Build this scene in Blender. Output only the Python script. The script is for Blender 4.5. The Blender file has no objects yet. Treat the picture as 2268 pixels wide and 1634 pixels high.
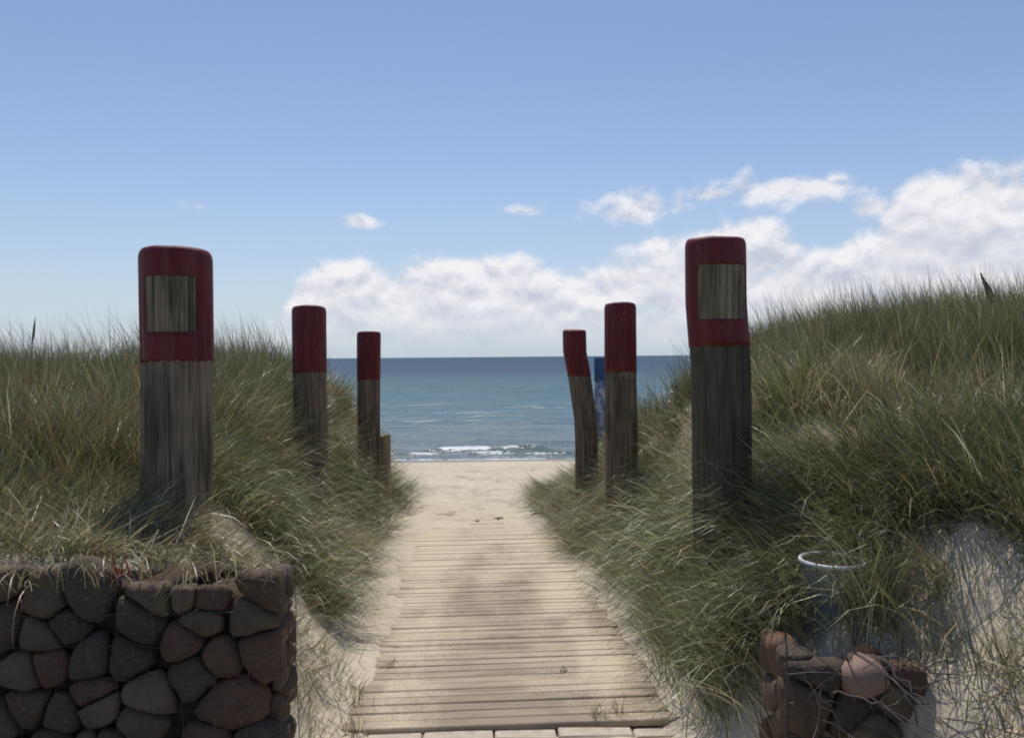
import bpy, bmesh, math, random
import numpy as np
from mathutils import Vector, Matrix

R = math.radians
sc = bpy.context.scene
col = sc.collection
random.seed(7)
rng = np.random.default_rng(11)

# ------------------------------------------------------------------ camera
EYE = 3.6                      # eye 1.6 m above the path, 3.6 m above the sea
cam_d = bpy.data.cameras.new('camera')
cam = bpy.data.objects.new('camera', cam_d)
col.objects.link(cam)
cam_d.lens = 28.2
cam_d.sensor_width = 36
cam_d.clip_start = 0.05
cam_d.clip_end = 90000
cam.matrix_world = (Matrix.Translation((0, 0, EYE)) @ Matrix.Rotation(R(90 - 0.87), 4, 'X')
                    @ Matrix.Rotation(R(-0.5), 4, 'Z'))
sc.camera = cam

# ------------------------------------------------------------------ exposure
sc.view_settings.view_transform = 'Standard'
sc.view_settings.look = 'None'
sc.view_settings.gamma = 1
sc.view_settings.exposure = 0.0
sc.cycles.filter_width = 1.9
sc.cycles.max_bounces = 6
sc.cycles.diffuse_bounces = 2
sc.cycles.glossy_bounces = 2
sc.cycles.transmission_bounces = 3
sc.cycles.transparent_max_bounces = 6

# ------------------------------------------------------------------ node helpers
class NT:
    """tiny expression builder on a node tree"""
    def __init__(s, tree):
        s.t = tree
    def new(s, kind, **kw):
        n = s.t.nodes.new(kind)
        for k, v in kw.items():
            setattr(n, k, v)
        return n
    def put(s, sock, v):
        if isinstance(v, S):
            s.t.links.new(v.o, sock)
        elif hasattr(v, 'is_output'):
            s.t.links.new(v, sock)
        else:
            sock.default_value = v
    def m(s, op, a, b=None, c=None, clamp=False):
        n = s.new('ShaderNodeMath', operation=op, use_clamp=clamp)
        s.put(n.inputs[0], a)
        if b is not None: s.put(n.inputs[1], b)
        if c is not None: s.put(n.inputs[2], c)
        return S(s, n.outputs[0])
    def smooth(s, x, a, b):
        n = s.new('ShaderNodeMapRange', interpolation_type='SMOOTHSTEP')
        s.put(n.inputs[0], x); n.inputs[1].default_value = a; n.inputs[2].default_value = b
        return S(s, n.outputs[0])
    def lin(s, x, a, b, c=0., d=1.):
        n = s.new('ShaderNodeMapRange')
        s.put(n.inputs[0], x)
        for i, v in enumerate((a, b, c, d)): n.inputs[i + 1].default_value = v
        return S(s, n.outputs[0])
    def mix(s, f, a, b, blend='MIX'):
        n = s.new('ShaderNodeMix', data_type='RGBA', blend_type=blend)
        s.put(n.inputs[0], f)
        for i, v in ((6, a), (7, b)):
            if isinstance(v, (tuple, list)) and len(v) == 3: v = (*v, 1)
            s.put(n.inputs[i], v)
        return S(s, n.outputs[2])
    def xyz(s, x, y, z):
        n = s.new('ShaderNodeCombineXYZ')
        for i, v in enumerate((x, y, z)): s.put(n.inputs[i], v)
        return S(s, n.outputs[0])
    def sep(s, v):
        n = s.new('ShaderNodeSeparateXYZ'); s.put(n.inputs[0], v)
        return [S(s, o) for o in n.outputs]
    def noise(s, vec, scale=1., detail=4., rough=.5, dist=0., dim='3D'):
        n = s.new('ShaderNodeTexNoise', noise_dimensions=dim)
        s.put(n.inputs['Vector'], vec)
        n.inputs['Scale'].default_value = scale; n.inputs['Detail'].default_value = detail
        n.inputs['Roughness'].default_value = rough; n.inputs['Distortion'].default_value = dist
        return S(s, n.outputs[0])
    def scalev(s, v, k):
        n = s.new('ShaderNodeVectorMath', operation='MULTIPLY'); s.put(n.inputs[0], v)
        n.inputs[1].default_value = k
        return S(s, n.outputs[0])
class S:
    def __init__(s, nt, o): s.nt, s.o = nt, o
    def __add__(s, b): return s.nt.m('ADD', s, b)
    def __radd__(s, b): return s.nt.m('ADD', b, s)
    def __sub__(s, b): return s.nt.m('SUBTRACT', s, b)
    def __rsub__(s, b): return s.nt.m('SUBTRACT', b, s)
    def __mul__(s, b): return s.nt.m('MULTIPLY', s, b)
    def __rmul__(s, b): return s.nt.m('MULTIPLY', b, s)
    def __truediv__(s, b): return s.nt.m('DIVIDE', s, b)

# ------------------------------------------------------------------ sky and sun
SUN_EL, SUN_AZ = 62.0, -8.0          # azimuth measured from +Y (straight ahead) to the right
world = bpy.data.worlds.new('World'); sc.world = world
world.use_nodes = True
wt = world.node_tree; wt.nodes.clear()
W = NT(wt)
sky = W.new('ShaderNodeTexSky', sky_type='NISHITA')
sky.sun_disc = False
sky.sun_elevation = R(SUN_EL)
sky.sun_rotation = R(SUN_AZ)
sky.altitude = 0
sky.air_density = 1.0
sky.dust_density = 0.3
sky.ozone_density = 4.0
hs = W.new('ShaderNodeHueSaturation')
hs.inputs['Saturation'].default_value = 1.0
hs.inputs['Value'].default_value = 1.10
wt.links.new(sky.outputs[0], hs.inputs['Color'])
tc = W.new('ShaderNodeTexCoord')
X, Y, Z = W.sep(tc.outputs['Generated'])
az = W.m('ARCTAN2', X, Y)
el = W.m('ARCSINE', Z)
F_PX = 1778.0                         # only used to turn measured bearings into radians
def bearing(u, v):
    a = math.atan((u - 1133) / F_PX)
    return a, math.atan((790 - v) / F_PX * math.cos(a))
prof = [(-300, 715), (200, 705), (560, 700), (625, 655), (650, 605), (700, 560), (800, 548), (870, 592), (905, 574),
        (1000, 560), (1150, 550), (1240, 585), (1325, 585), (1345, 535), (1450, 508), (1560, 490), (1700, 480),
        (1780, 535), (1850, 545), (1920, 510), (1955, 475), (1990, 405), (2060, 358), (2160, 364), (2267, 358),
        (2500, 400), (2750, 520)]
fc = W.new('ShaderNodeFloatCurve')
cu = fc.mapping.curves[0]
pts = []
for u, v in prof:
    a, e = bearing(u, v)
    pts.append(((a + 1) / 2, e / 0.35))
pts = [(0.0, pts[0][1])] + [p for p in pts if 0.01 < p[0] < .99] + [(1.0, 0.10)]
cu.points[0].location = pts[0]; cu.points[1].location = pts[-1]
for p in pts[1:-1]: cu.points.new(*p)
for p in cu.points: p.handle_type = 'VECTOR'
fc.mapping.update()
W.put(fc.inputs['Value'], (az + 1.0) * 0.5)
TOP = S(W, fc.outputs[0]) * 0.35
def cloud_noise(de):
    e2 = el + de if de else el
    v = W.xyz(az * 1.0, e2 * 1.35, 3.7)
    return W.noise(v, 15, 9, .57, .15) - 0.5
n0 = cloud_noise(0)
n1 = cloud_noise(0.014)
n2 = W.noise(W.xyz(az, el * 2.4, 9.1), 9, 4, .5) - 0.5
d1 = (TOP - el) / 0.022 + n0 * 3.9
a1 = W.smooth(d1, -.15, 1.0)
holes = W.smooth(n0 * 1.5 + n2 * 1.7 + W.m('ABSOLUTE', (TOP - el)) * 2.0, -.42, -.02)
a1 = a1 * (0.42 + 0.58 * holes)
ell = None
for u, v, ru, rv, k in [(800, 490, 80, 25, 1.15), (1160, 467, 70, 24, 1.35), (1425, 472, 120, 48, 1), (1760, 428, 150, 42, 1.1),
                        (1850, 404, 40, 14, .9), (455, 455, 40, 14, .5), (1580, 435, 60, 12, .55), (1930, 470, 60, 30, 1)]:
    a, e = bearing(u, v)
    da = (az - a) / (ru / F_PX); de = (el - e) / (rv / F_PX)
    q = (1.0 - W.m('SQRT', da * da + de * de)) * k
    ell = q if ell is None else W.m('MAXIMUM', ell, q)
d2 = ell * 1.25 + n0 * 3.8
a2 = W.smooth(d2, .05, 1.1) * .9
alpha = W.m('MAXIMUM', a1, a2)
front = W.smooth(el, -0.002, 0.015)
alpha = alpha * front
shade = (n0 - n1) * 3.4
edge = W.m('EXPONENT', W.m('MAXIMUM', TOP - el, 0.0) * -16.0)
bright = W.m('ADD', (0.70 + 0.22 * edge) + shade * (0.4 + .6 * edge), n2 * .22, clamp=False)
bright = W.lin(bright, .44, 1.06)
ccol = W.mix(bright, (5.6, 6.0, 7.0), (8.9, 8.8, 9.1))
# low veil of haze near the horizon, all the way round
tint = W.mix(1.0, hs.outputs[0], (1.0, .96, 1.0), 'MULTIPLY')
veil = W.m('EXPONENT', W.m('MAXIMUM', el, 0.0) * -7.0) * 0.90
base = W.mix(veil, tint, (5.1, 6.0, 7.05))
low = W.smooth(el + n2 * .03, 0.0, 0.07)
outc = W.mix(alpha * (0.06 + .94 * low), base, ccol)
bg = W.new('ShaderNodeBackground')
bg.inputs['Strength'].default_value = 0.1
wt.links.new(outc.o, bg.inputs['Color'])
wo = W.new('ShaderNodeOutputWorld')
wt.links.new(bg.outputs[0], wo.inputs['Surface'])

sun_d = bpy.data.lights.new('sun', 'SUN')
sun_d.energy = 3.6
sun_d.angle = R(0.53)
sun_d.color = (1.0, 0.955, 0.88)
sun = bpy.data.objects.new('sun', sun_d); col.objects.link(sun)
sdir = Vector((math.sin(R(SUN_AZ)) * math.cos(R(SUN_EL)), math.cos(R(SUN_AZ)) * math.cos(R(SUN_EL)), math.sin(R(SUN_EL))))
sun.rotation_euler = sdir.to_track_quat('Z', 'Y').to_euler()
sun.location = (0, 0, 30)

# ------------------------------------------------------------------ mesh helpers
def tag(o, label=None, cat=None, group=None, kind=None):
    for k, v in (('label', label), ('category', cat), ('group', group), ('kind', kind)):
        if v: o[k] = v
    return o
def link(name, me, mat=None, parent=None, loc=None):
    o = bpy.data.objects.new(name, me)
    col.objects.link(o)
    if mat is not None and me is not None and len(me.materials) == 0: me.materials.append(mat)
    if parent is not None: o.parent = parent
    if loc is not None: o.location = loc
    return o
def empty(name, loc, rz=0):
    o = bpy.data.objects.new(name, None); col.objects.link(o)
    o.location = loc; o.rotation_euler = (0, 0, rz); o.empty_display_size = .1
    return o
def np_mesh(name, verts, faces, smooth=True):
    """verts (n,3); faces = list of int arrays (m,3) / (m,4)"""
    me = bpy.data.meshes.new(name)
    me.vertices.add(len(verts))
    me.vertices.foreach_set('co', np.asarray(verts, dtype=np.float32).ravel())
    loops = np.concatenate([np.asarray(f, dtype=np.int32).ravel() for f in faces])
    tot = np.concatenate([np.full(len(f), np.asarray(f).shape[1], dtype=np.int32) for f in faces])
    start = np.concatenate([[0], np.cumsum(tot)[:-1]]).astype(np.int32)
    me.loops.add(len(loops)); me.loops.foreach_set('vertex_index', loops)
    me.polygons.add(len(tot)); me.polygons.foreach_set('loop_start', start)
    me.polygons.foreach_set('loop_total', tot)
    me.polygons.foreach_set('use_smooth', np.full(len(tot), smooth, dtype=bool))
    me.update(calc_edges=True); me.validate()
    return me
def bm_mesh(name, bm, smooth=False):
    me = bpy.data.meshes.new(name)
    bmesh.ops.recalc_face_normals(bm, faces=bm.faces)
    bm.to_mesh(me); bm.free()
    if smooth:
        for p in me.polygons: p.use_smooth = True
    return me
def point_attr(me, name, data, kind='FLOAT'):
    a = me.attributes.new(name, kind, 'POINT')
    key = 'value' if kind == 'FLOAT' else 'color'
    a.data.foreach_set(key, np.asarray(data, dtype=np.float32).ravel())
def box_bm(bm, c, size, bevel=0.0):
    r = bmesh.ops.create_cube(bm, size=1.0, matrix=Matrix.Translation(c) @ Matrix.Diagonal((*size, 1)))
    if bevel:
        es = list({e for v in r['verts'] for e in v.link_edges})
        bmesh.ops.bevel(bm, geom=es, offset=bevel, segments=1, affect='EDGES')
def tube_arrays(pts, rad, seg=6, taper=None):
    pts = np.asarray(pts, float); n = len(pts)
    tan = np.gradient(pts, axis=0); tan /= np.linalg.norm(tan, axis=1)[:, None] + 1e-9
    ref = np.array([0.31, 0.17, .93])
    a = np.cross(tan, ref); a /= np.linalg.norm(a, axis=1)[:, None] + 1e-9
    b = np.cross(tan, a)
    th = np.linspace(0, 2 * np.pi, seg, endpoint=False)
    rr = np.full(n, rad) if taper is None else rad * np.asarray(taper)
    v = pts[:, None] + rr[:, None, None] * (np.cos(th)[None, :, None] * a[:, None] + np.sin(th)[None, :, None] * b[:, None])
    i, j = np.meshgrid(np.arange(n - 1), np.arange(seg), indexing='ij')
    f = np.stack([i * seg + j, i * seg + (j + 1) % seg, (i + 1) * seg + (j + 1) % seg, (i + 1) * seg + j], -1).reshape(-1, 4)
    return v.reshape(-1, 3), f
def join_arrays(parts):
    vs, fs, o = [], [], 0
    for v, f in parts:
        vs.append(v); fs.append(f + o); o += len(v)
    return np.concatenate(vs), np.concatenate(fs)
def tubes_mesh(name, specs):
    v, f = join_arrays([tube_arrays(*s) for s in specs])
    return np_mesh(name, v, [f])

def vnoise(x, y, seed=0):
    xi = np.floor(x).astype(np.int64); yi = np.floor(y).astype(np.int64)
    xf = x - xi; yf = y - yi
    def h(a, b):
        n = (a * 374761393 + b * 668265263 + seed * 974634777) & 0x7fffffff
        n = ((n ^ (n >> 13)) * 1274126177) & 0x7fffffff
        return ((n ^ (n >> 16)) & 0xffff) / 65535.0
    u = xf * xf * (3 - 2 * xf); w = yf * yf * (3 - 2 * yf)
    return (h(xi, yi) * (1 - u) + h(xi + 1, yi) * u) * (1 - w) + (h(xi, yi + 1) * (1 - u) + h(xi + 1, yi + 1) * u) * w
def fbm(x, y, seed=0, octv=4, gain=.5):
    t, a, s = 0., 1., 0.
    for k in range(octv):
        t = t + a * (vnoise(x * 2 ** k, y * 2 ** k, seed + k) - .5); s += a; a *= gain
    return t / s * 2
def sst(x, a, b):
    t = np.clip((x - a) / (b - a), 0, 1)
    return t * t * (3 - 2 * t)

# ------------------------------------------------------------------ materials
def mat(name):
    m = bpy.data.materials.new(name); m.use_nodes = True
    t = m.node_tree; t.nodes.clear()
    n = NT(t)
    out = n.new('ShaderNodeOutputMaterial')
    p = n.new('ShaderNodeBsdfPrincipled')
    t.links.new(p.outputs[0], out.inputs[0])
    n.p, n.out, n.mat = p, out, m
    return n
def obj_co(n):
    return n.new('ShaderNodeTexCoord').outputs['Object']
def obj_rand(n):
    return S(n, n.new('ShaderNodeObjectInfo').outputs['Random'])
def bump(n, h, strength, dist=.01):
    b = n.new('ShaderNodeBump')
    b.inputs['Strength'].default_value = strength; b.inputs['Distance'].default_value = dist
    n.put(b.inputs['Height'], h)
    n.t.links.new(b.outputs[0], n.p.inputs['Normal'])

def sand_material():
    n = mat('sand'); co = obj_co(n)
    wet = n.new('ShaderNodeAttribute', attribute_name='wet')
    litter = n.new('ShaderNodeAttribute', attribute_name='litter')
    g = n.noise(co, 1.3, 5, .6); f = n.noise(co, 34, 4, .7); mott = n.noise(co, 7, 4, .6)
    c = n.mix(n.lin(g, .3, .7), (.52, .44, .325), (.62, .54, .41))
    c = n.mix(n.smooth(f, .52, .75) * .5, c, (.27, .215, .14))
    c = n.mix(n.smooth(mott, .56, .74) * .25, c, (.34, .28, .19))
    lit = n.noise(n.scalev(co, (1, 1, .5)), 16, 5, .7)
    c = n.mix(n.smooth(lit + S(n, litter.outputs['Fac']) * .35, .55, .85) * S(n, litter.outputs['Fac']), c, (.15, .12, .065))
    c = n.mix(S(n, wet.outputs['Fac']), c, (.22, .175, .12))
    n.put(n.p.inputs['Base Color'], c)
    n.put(n.p.inputs['Roughness'], n.lin(S(n, wet.outputs['Fac']), 0, 1, .95, .35))
    n.p.inputs['Specular IOR Level'].default_value = .25
    bump(n, n.noise(co, 60, 5, .7) * .35 + n.noise(co, 9, 4, .6), .8, .022)
    return n.mat
M_SAND = sand_material()

def wood_material(name, dark, light, sandy=0., zs=1.0, green=0.):
    n = mat(name); co = obj_co(n); r = obj_rand(n)
    off = n.new('ShaderNodeVectorMath', operation='ADD'); n.put(off.inputs[0], co)
    n.put(off.inputs[1], n.xyz(r * 31., r * 17., r * 9.))
    v = S(n, off.outputs[0])
    if zs == 'z':
        g = n.noise(n.scalev(v, (34, 34, 1.6)), 1, 7, .62, .6); big = n.noise(n.scalev(v, (9, 9, 2.2)), 1, 4, .55)
    else:
        g = n.noise(n.scalev(v, (1.8, 42, 42)), 1, 7, .62, .5); big = n.noise(n.scalev(v, (2.2, 8, 8)), 1, 4, .55)
    c = n.mix(n.lin(g, .32, .68), dark, light)
    if zs == 'z':
        fine_ = n.noise(n.scalev(v, (95, 95, 2.6)), 1, 4, .6); crk = n.noise(n.scalev(v, (55, 55, .9)), 1, 3, .5)
        c = n.mix(n.smooth(fine_, .46, .62) * .5, c, tuple(min(1, x * 1.35) for x in light))
        c = n.mix(n.smooth(crk, .60, .66) * .6, c, tuple(x * .25 for x in dark))
    c = n.mix(n.smooth(big, .45, .7) * .55, c, tuple(x * .55 for x in dark))
    if green: c = n.mix(n.smooth(n.noise(v, 5, 4), .42, .65) * green, c, (.055, .062, .03))
    if not isinstance(zs, str): c = n.mix(n.smooth(r, .3, 1.0) * .65, c, tuple(x * .55 for x in light))
    if sandy:
        gc = n.new('ShaderNodeNewGeometry').outputs['Position']
        sn = n.noise(n.scalev(gc, (2.6, 1.1, 1)), 1, 6, .68); fine = n.noise(gc, 70, 3, .7)
        px, py, pz = n.sep(gc)
        xl = px + (py - 3.5) * .066
        lane = n.m('ABSOLUTE', n.m('ABSOLUTE', xl) - .50)
        amt = (1 - n.smooth(lane, .0, .34)) * .22 + n.lin(py, 3.5, 9.0, .04, .38) + sn * .9 + (fine - .5) * .55
        c = n.mix(n.smooth(amt, .52, .92) * sandy, c, (.60, .50, .36))
    n.put(n.p.inputs['Base Color'], c)
    n.p.inputs['Roughness'].default_value = .88
    n.p.inputs['Specular IOR Level'].default_value = .2
    bump(n, g, .55, .006)
    return n.mat
M_POST = wood_material('weathered_post_wood', (.062, .046, .033), (.27, .208, .148), 0, 'z', .3)
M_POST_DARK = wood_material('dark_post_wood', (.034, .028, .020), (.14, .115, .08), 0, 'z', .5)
M_PATCH = wood_material('bare_patch_wood', (.06, .046, .03), (.31, .25, .165), 0, 'z', .35)
M_PLANK = wood_material('decking_wood', (.30, .232, .168), (.48, .39, .29), .95)
M_BEAM = wood_material('pale_timber', (.42, .28, .16), (.62, .45, .28), .35)
M_STAKE = wood_material('sawn_stake_wood', (.20, .15, .095), (.34, .265, .17), 0, 'z')

def paint_material():
    n = mat('red_paint'); co = obj_co(n)
    g = n.noise(n.scalev(co, (30, 30, 2)), 1, 6, .65, .5); p = n.noise(co, 3, 4, .5)
    c = n.mix(n.lin(g, .3, .7), (.115, .010, .012), (.18, .016, .019))
    c = n.mix(n.smooth(p, .45, .7) * .5, c, (.085, .018, .020))
    chip = n.noise(n.scalev(co, (26, 26, 7)), 1, 6, .7)
    c = n.mix(n.smooth(g, .60, .72) * .6, c, (.06, .035, .03))
    c = n.mix(n.smooth(chip, .63, .68) * .75, c, (.16, .12, .09))
    c = n.mix(n.smooth(n.noise(n.scalev(co, (14, 14, 1.2)), 1, 4, .6), .48, .72) * .55, c, (.165, .06, .05))
    n.put(n.p.inputs['Base Color'], c)
    n.p.inputs['Roughness'].default_value = .6
    n.p.inputs['Specular IOR Level'].default_value = .3
    bump(n, g, .45, .005)
    return n.mat
M_RED = paint_material()

def stone_material():
    n = mat('field_stone'); co = obj_co(n); r = obj_rand(n)
    v = n.new('ShaderNodeVectorMath', operation='ADD'); n.put(v.inputs[0], co); n.put(v.inputs[1], n.xyz(r * 40, r * 23, r * 7))
    vv = S(n, v.outputs[0])
    ramp = n.new('ShaderNodeValToRGB'); n.put(ramp.inputs[0], r)
    cols = [(.13, .080, .044), (.165, .080, .044), (.105, .080, .047), (.20, .10, .055), (.16, .115, .066), (.08, .058, .037), (.23, .165, .10)]
    ramp.color_ramp.interpolation = 'CONSTANT'
    e = ramp.color_ramp.elements
    e[0].position = 0; e[0].color = (*cols[0], 1); e[1].position = 1 / 7; e[1].color = (*cols[1], 1)
    for k in range(2, 7):
        q = e.new(k / 7); q.color = (*cols[k], 1)
    s1 = n.noise(vv, 9, 6, .65); s2 = n.noise(vv, 60, 3, .7)
    c = n.mix(n.lin(s1, .3, .7) * .8, ramp.outputs[0], (.085, .06, .047))
    c = n.mix(n.smooth(s2, .52, .72) * .55, c, (.24, .185, .14))
    c = n.mix(n.smooth(n.noise(vv, 4, 4, .6), .55, .72) * .5, c, (.055, .045, .03))
    n.put(n.p.inputs['Base Color'], c)
    n.p.inputs['Roughness'].default_value = .85
    n.p.inputs['Specular IOR Level'].default_value = .3
    bump(n, s1 + s2 * .45, .9, .02)
    return n.mat
M_STONE = stone_material()
def simple(name, c1, c2, scale, rough=.7, metal=0., b=.2):
    n = mat(name); co = obj_co(n)
    f = n.noise(co, scale, 5, .6)
    n.put(n.p.inputs['Base Color'], n.mix(n.lin(f, .3, .7), c1, c2))
    n.p.inputs['Roughness'].default_value = rough; n.p.inputs['Metallic'].default_value = metal
    if b: bump(n, f, b, .004)
    return n.mat
M_WIRE = simple('galvanised_wire', (.06, .05, .045), (.15, .13, .12), 30, .55, .6)
M_PINK = simple('pink_granite', (.24, .14, .10), (.34, .215, .165), 14, .8, 0, .5)
M_TWIG = simple('dead_twig', (.10, .075, .06), (.24, .19, .16), 20, .9)
M_WEED = simple('dark_seaweed', (.10, .08, .05), (.22, .17, .11), 18, .8)
M_SEED = simple('dry_seed_head', (.06, .04, .025), (.13, .09, .055), 30, .9)
M_BLOCK = simple('pale_concrete', (.40, .34, .26), (.58, .50, .39), 22, .9, 0, .5)
M_REDLEAF = simple('reddish_stem', (.22, .03, .03), (.34, .07, .045), 20, .7)
M_SOIL = simple('dark_soil', (.035, .027, .02), (.075, .058, .042), 12, .95, 0, .8)
M_BOUNCE_CUT = simple('bounce_cut_dark', (.04, .04, .04), (.062, .06, .058), 40, .9, 0, .4)  # dark tone for the added out-of-view sheet that soaks up bounce light
M_RIM = simple('white_plastic', (.66, .67, .66), (.76, .77, .76), 12, .4, 0, .05)

def tube_plastic():
    n = mat('cloudy_plastic')
    n.p.inputs['Base Color'].default_value = (.42, .42, .40, 1)
    n.p.inputs['Roughness'].default_value = .35
    tr = n.new('ShaderNodeBsdfTranslucent'); tr.inputs[0].default_value = (.44, .44, .41, 1)
    tp = n.new('ShaderNodeBsdfTransparent'); tp.inputs[0].default_value = (.86, .9, .93, 1)
    m1 = n.new('ShaderNodeMixShader'); m1.inputs[0].default_value = .35
    n.t.links.new(n.p.outputs[0], m1.inputs[1]); n.t.links.new(tr.outputs[0], m1.inputs[2])
    m2 = n.new('ShaderNodeMixShader'); m2.inputs[0].default_value = .74
    n.t.links.new(m1.outputs[0], m2.inputs[1]); n.t.links.new(tp.outputs[0], m2.inputs[2])
    n.t.links.new(m2.outputs[0], n.out.inputs[0])
    return n.mat
M_TUBE = tube_plastic()

def grass_material():
    n = mat('marram_blade')
    a = n.new('ShaderNodeAttribute', attribute_name='blade_colour')
    n.put(n.p.inputs['Base Color'], a.outputs['Color'])
    n.p.inputs['Roughness'].default_value = .38
    n.p.inputs['Specular IOR Level'].default_value = .6
    tr = n.new('ShaderNodeBsdfTranslucent'); n.put(tr.inputs[0], n.mix(.35, a.outputs['Color'], (.22, .24, .06)))
    m = n.new('ShaderNodeMixShader'); m.inputs[0].default_value = .22
    n.t.links.new(n.p.outputs[0], m.inputs[1]); n.t.links.new(tr.outputs[0], m.inputs[2])
    n.t.links.new(m.outputs[0], n.out.inputs[0])
    return n.mat
M_GRASS = grass_material()

def sea_material():
    n = mat('sea_water'); co = n.new('ShaderNodeNewGeometry').outputs['Position']
    foam = S(n, n.new('ShaderNodeAttribute', attribute_name='foam').outputs['Fac'])
    x, y, z = n.sep(co)
    ly = n.m('LOGARITHM', n.m('MAXIMUM', y, 20.), 10.)
    bigp = n.noise(n.scalev(co, (.006, .02, 1)), 1, 4, .55) - .5
    k = ly + bigp * .35
    c = n.mix(n.smooth(k, 1.48, 1.75), (.105, .136, .130), (.052, .123, .143))
    c = n.mix(n.smooth(k, 1.95, 2.35), c, (.034, .074, .118))
    fo = n.smooth(foam + (n.noise(n.scalev(co, (4.5, 9, 4)), 1, 5, .7) - .5) * 2.0, .45, .75)
    n.put(n.p.inputs['Base Color'], n.mix(fo, c, (.78, .79, .80)))
    n.put(n.p.inputs['Roughness'], n.m('MAXIMUM', n.lin(ly, 1.5, 2.3, .22, .5), fo * .9))
    n.p.inputs['IOR'].default_value = 1.33
    n.put(n.p.inputs['Specular IOR Level'], n.lin(ly, 1.5, 2.6, .30, .12))
    w = n.noise(n.scalev(co, (.55, 1.3, 1)), 1, 5, .6) * .7 + n.noise(n.scalev(co, (.10, .30, 1)), 1, 4, .55) * 2.0 \
        + n.noise(n.scalev(co, (.012, .05, 1)), 1, 3, .5) * 8.
    bump(n, w, .9, .35)
    return n.mat
M_SEA = sea_material()

# ------------------------------------------------------------------ lie of the land
def path_x(y): return -.025 - .062 * (np.clip(y, 0, 13) - 3.5)
def path_z(y):
    return np.interp(y, [-60, 3.5, 9.3, 12, 20, 28, 40, 60, 140, 400], [2.0, 2.0, 1.67, 1.42, .70, 0.02, -.9, -2.2, -6, -12])
HALF = .75
def ground(x, y, detail=True):
    x = np.asarray(x, float); y = np.asarray(y, float)
    c = path_x(y); zp = path_z(y)
    sl = c - HALF - x; sr = x - c - HALF
    wob = fbm(x * .7, y * .7, 5, 3) * .16
    w = np.clip(.40 + .175 * (y - 3.5), .36, 1.7)
    wr = np.interp(y, [3.2, 3.5, 4.3, 7.4, 10], [.32, .36, .50, 1.14, 1.55])
    wl = np.interp(y, [3, 3.5, 5, 7.3, 10], [.38, .43, .74, 1.02, .88])
    gl = 1 - np.exp(-(np.clip(sl + wob * .4, 0, 99) / wl) ** np.interp(y, [4, 7], [2.1, 3.4]))
    gr = 1 - np.exp(-(np.clip(sr + wob * .3, 0, 99) / wr) ** 2.2)
    env = 1 - sst(y, 10.3, 16.0)
    pl = EYE + np.interp(y, [2.5, 3.1, 4, 6, 8, 10.5, 13], [-.755, -.75, -.74, -.60, -.44, -.42, -.6]) - .05 * sst(-x, 3, 7) + fbm(x * .5, y * .5, 21, 3) * .16 * sst(y, 3.5, 5.5)
    pr = EYE + np.interp(y, [2.0, 3, 3.4, 4, 6, 8, 10.5, 13], [-1.12, -1.02, -.95, -.72, -.42, -.16, -.16, -.5]) \
        + .26 * sst(x, 2.2, 5.2) * sst(y, 4, 8) + .34 * sst(x, 1.3, 1.95) * (1 - sst(y, 3, 6)) + fbm(x * .5, y * .5, 31, 3) * .15 * sst(y, 3.0, 5.5)
    startl = sst(y, 2.80, 2.98)
    y0 = np.interp(x, [.9, 1.28, 1.55, 2.0], [2.74, 2.62, .8, .2])
    wd = np.interp(x, [.9, 1.28, 1.55, 2.0], [.3, .45, 2.3, 2.8])
    startr = np.clip((y - y0) / wd, 0, 1); startr = startr * startr * (3 - 2 * startr) * (1 - sst(x, 1.35, 1.6)) + startr * sst(x, 1.35, 1.6)
    z = zp + (pl - zp) * gl * env * startl + (pr - zp) * gr * env * startr
    if detail:
        onp = np.minimum(sst(-sl, -.12, .1), sst(-sr, -.12, .1)) * sst(y, 3.2, 3.5)
        end = sst(y, 8.2, 9.3)
        # under the boards the sand lies low; it laps over their ends and buries the far end
        rel = -.044 + .05 * fbm(x * 3.1, y * 1.1, 41, 4) + .062 * sst(np.maximum(sl, sr), -.26, .06) + .070 * end + .010 * sst(y, 4.2, 7.8)
        z = z + onp * (1 - sst(y, 9.6, 11)) * (rel - .012)
        off = 1 - onp
        z = z + off * (fbm(x * 2.2, y * 2.2, 51, 4) * .045 + .014 * fbm(x * 9, y * 9, 52, 2)) * (1 - sst(y, 24, 27.5))
        z = z + sst(x, 1.25, 1.5) * (1 - sst(y, 3.2, 4)) * (.05 * fbm(x * 5, y * 5, 66, 3) - .03 * sst(fbm(x * 8, y * 8, 67, 2), .1, .4))
        beach = sst(y, 9.0, 10.5) * (1 - sst(y, 20, 27))
        z = z + beach * (fbm(x * 3.2, y * 2.2, 61, 3) * .05 - .07 * sst(fbm(x * 3.6, y * 2.6, 63, 2), .18, .42) + .02 * fbm(x * 7, y * 6, 64, 2))
        z = z - .04 * (1 - sst(y, 2.6, 3.4)) * (1 - sst(np.maximum(sl, sr), .2, .6))
    return z

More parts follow.
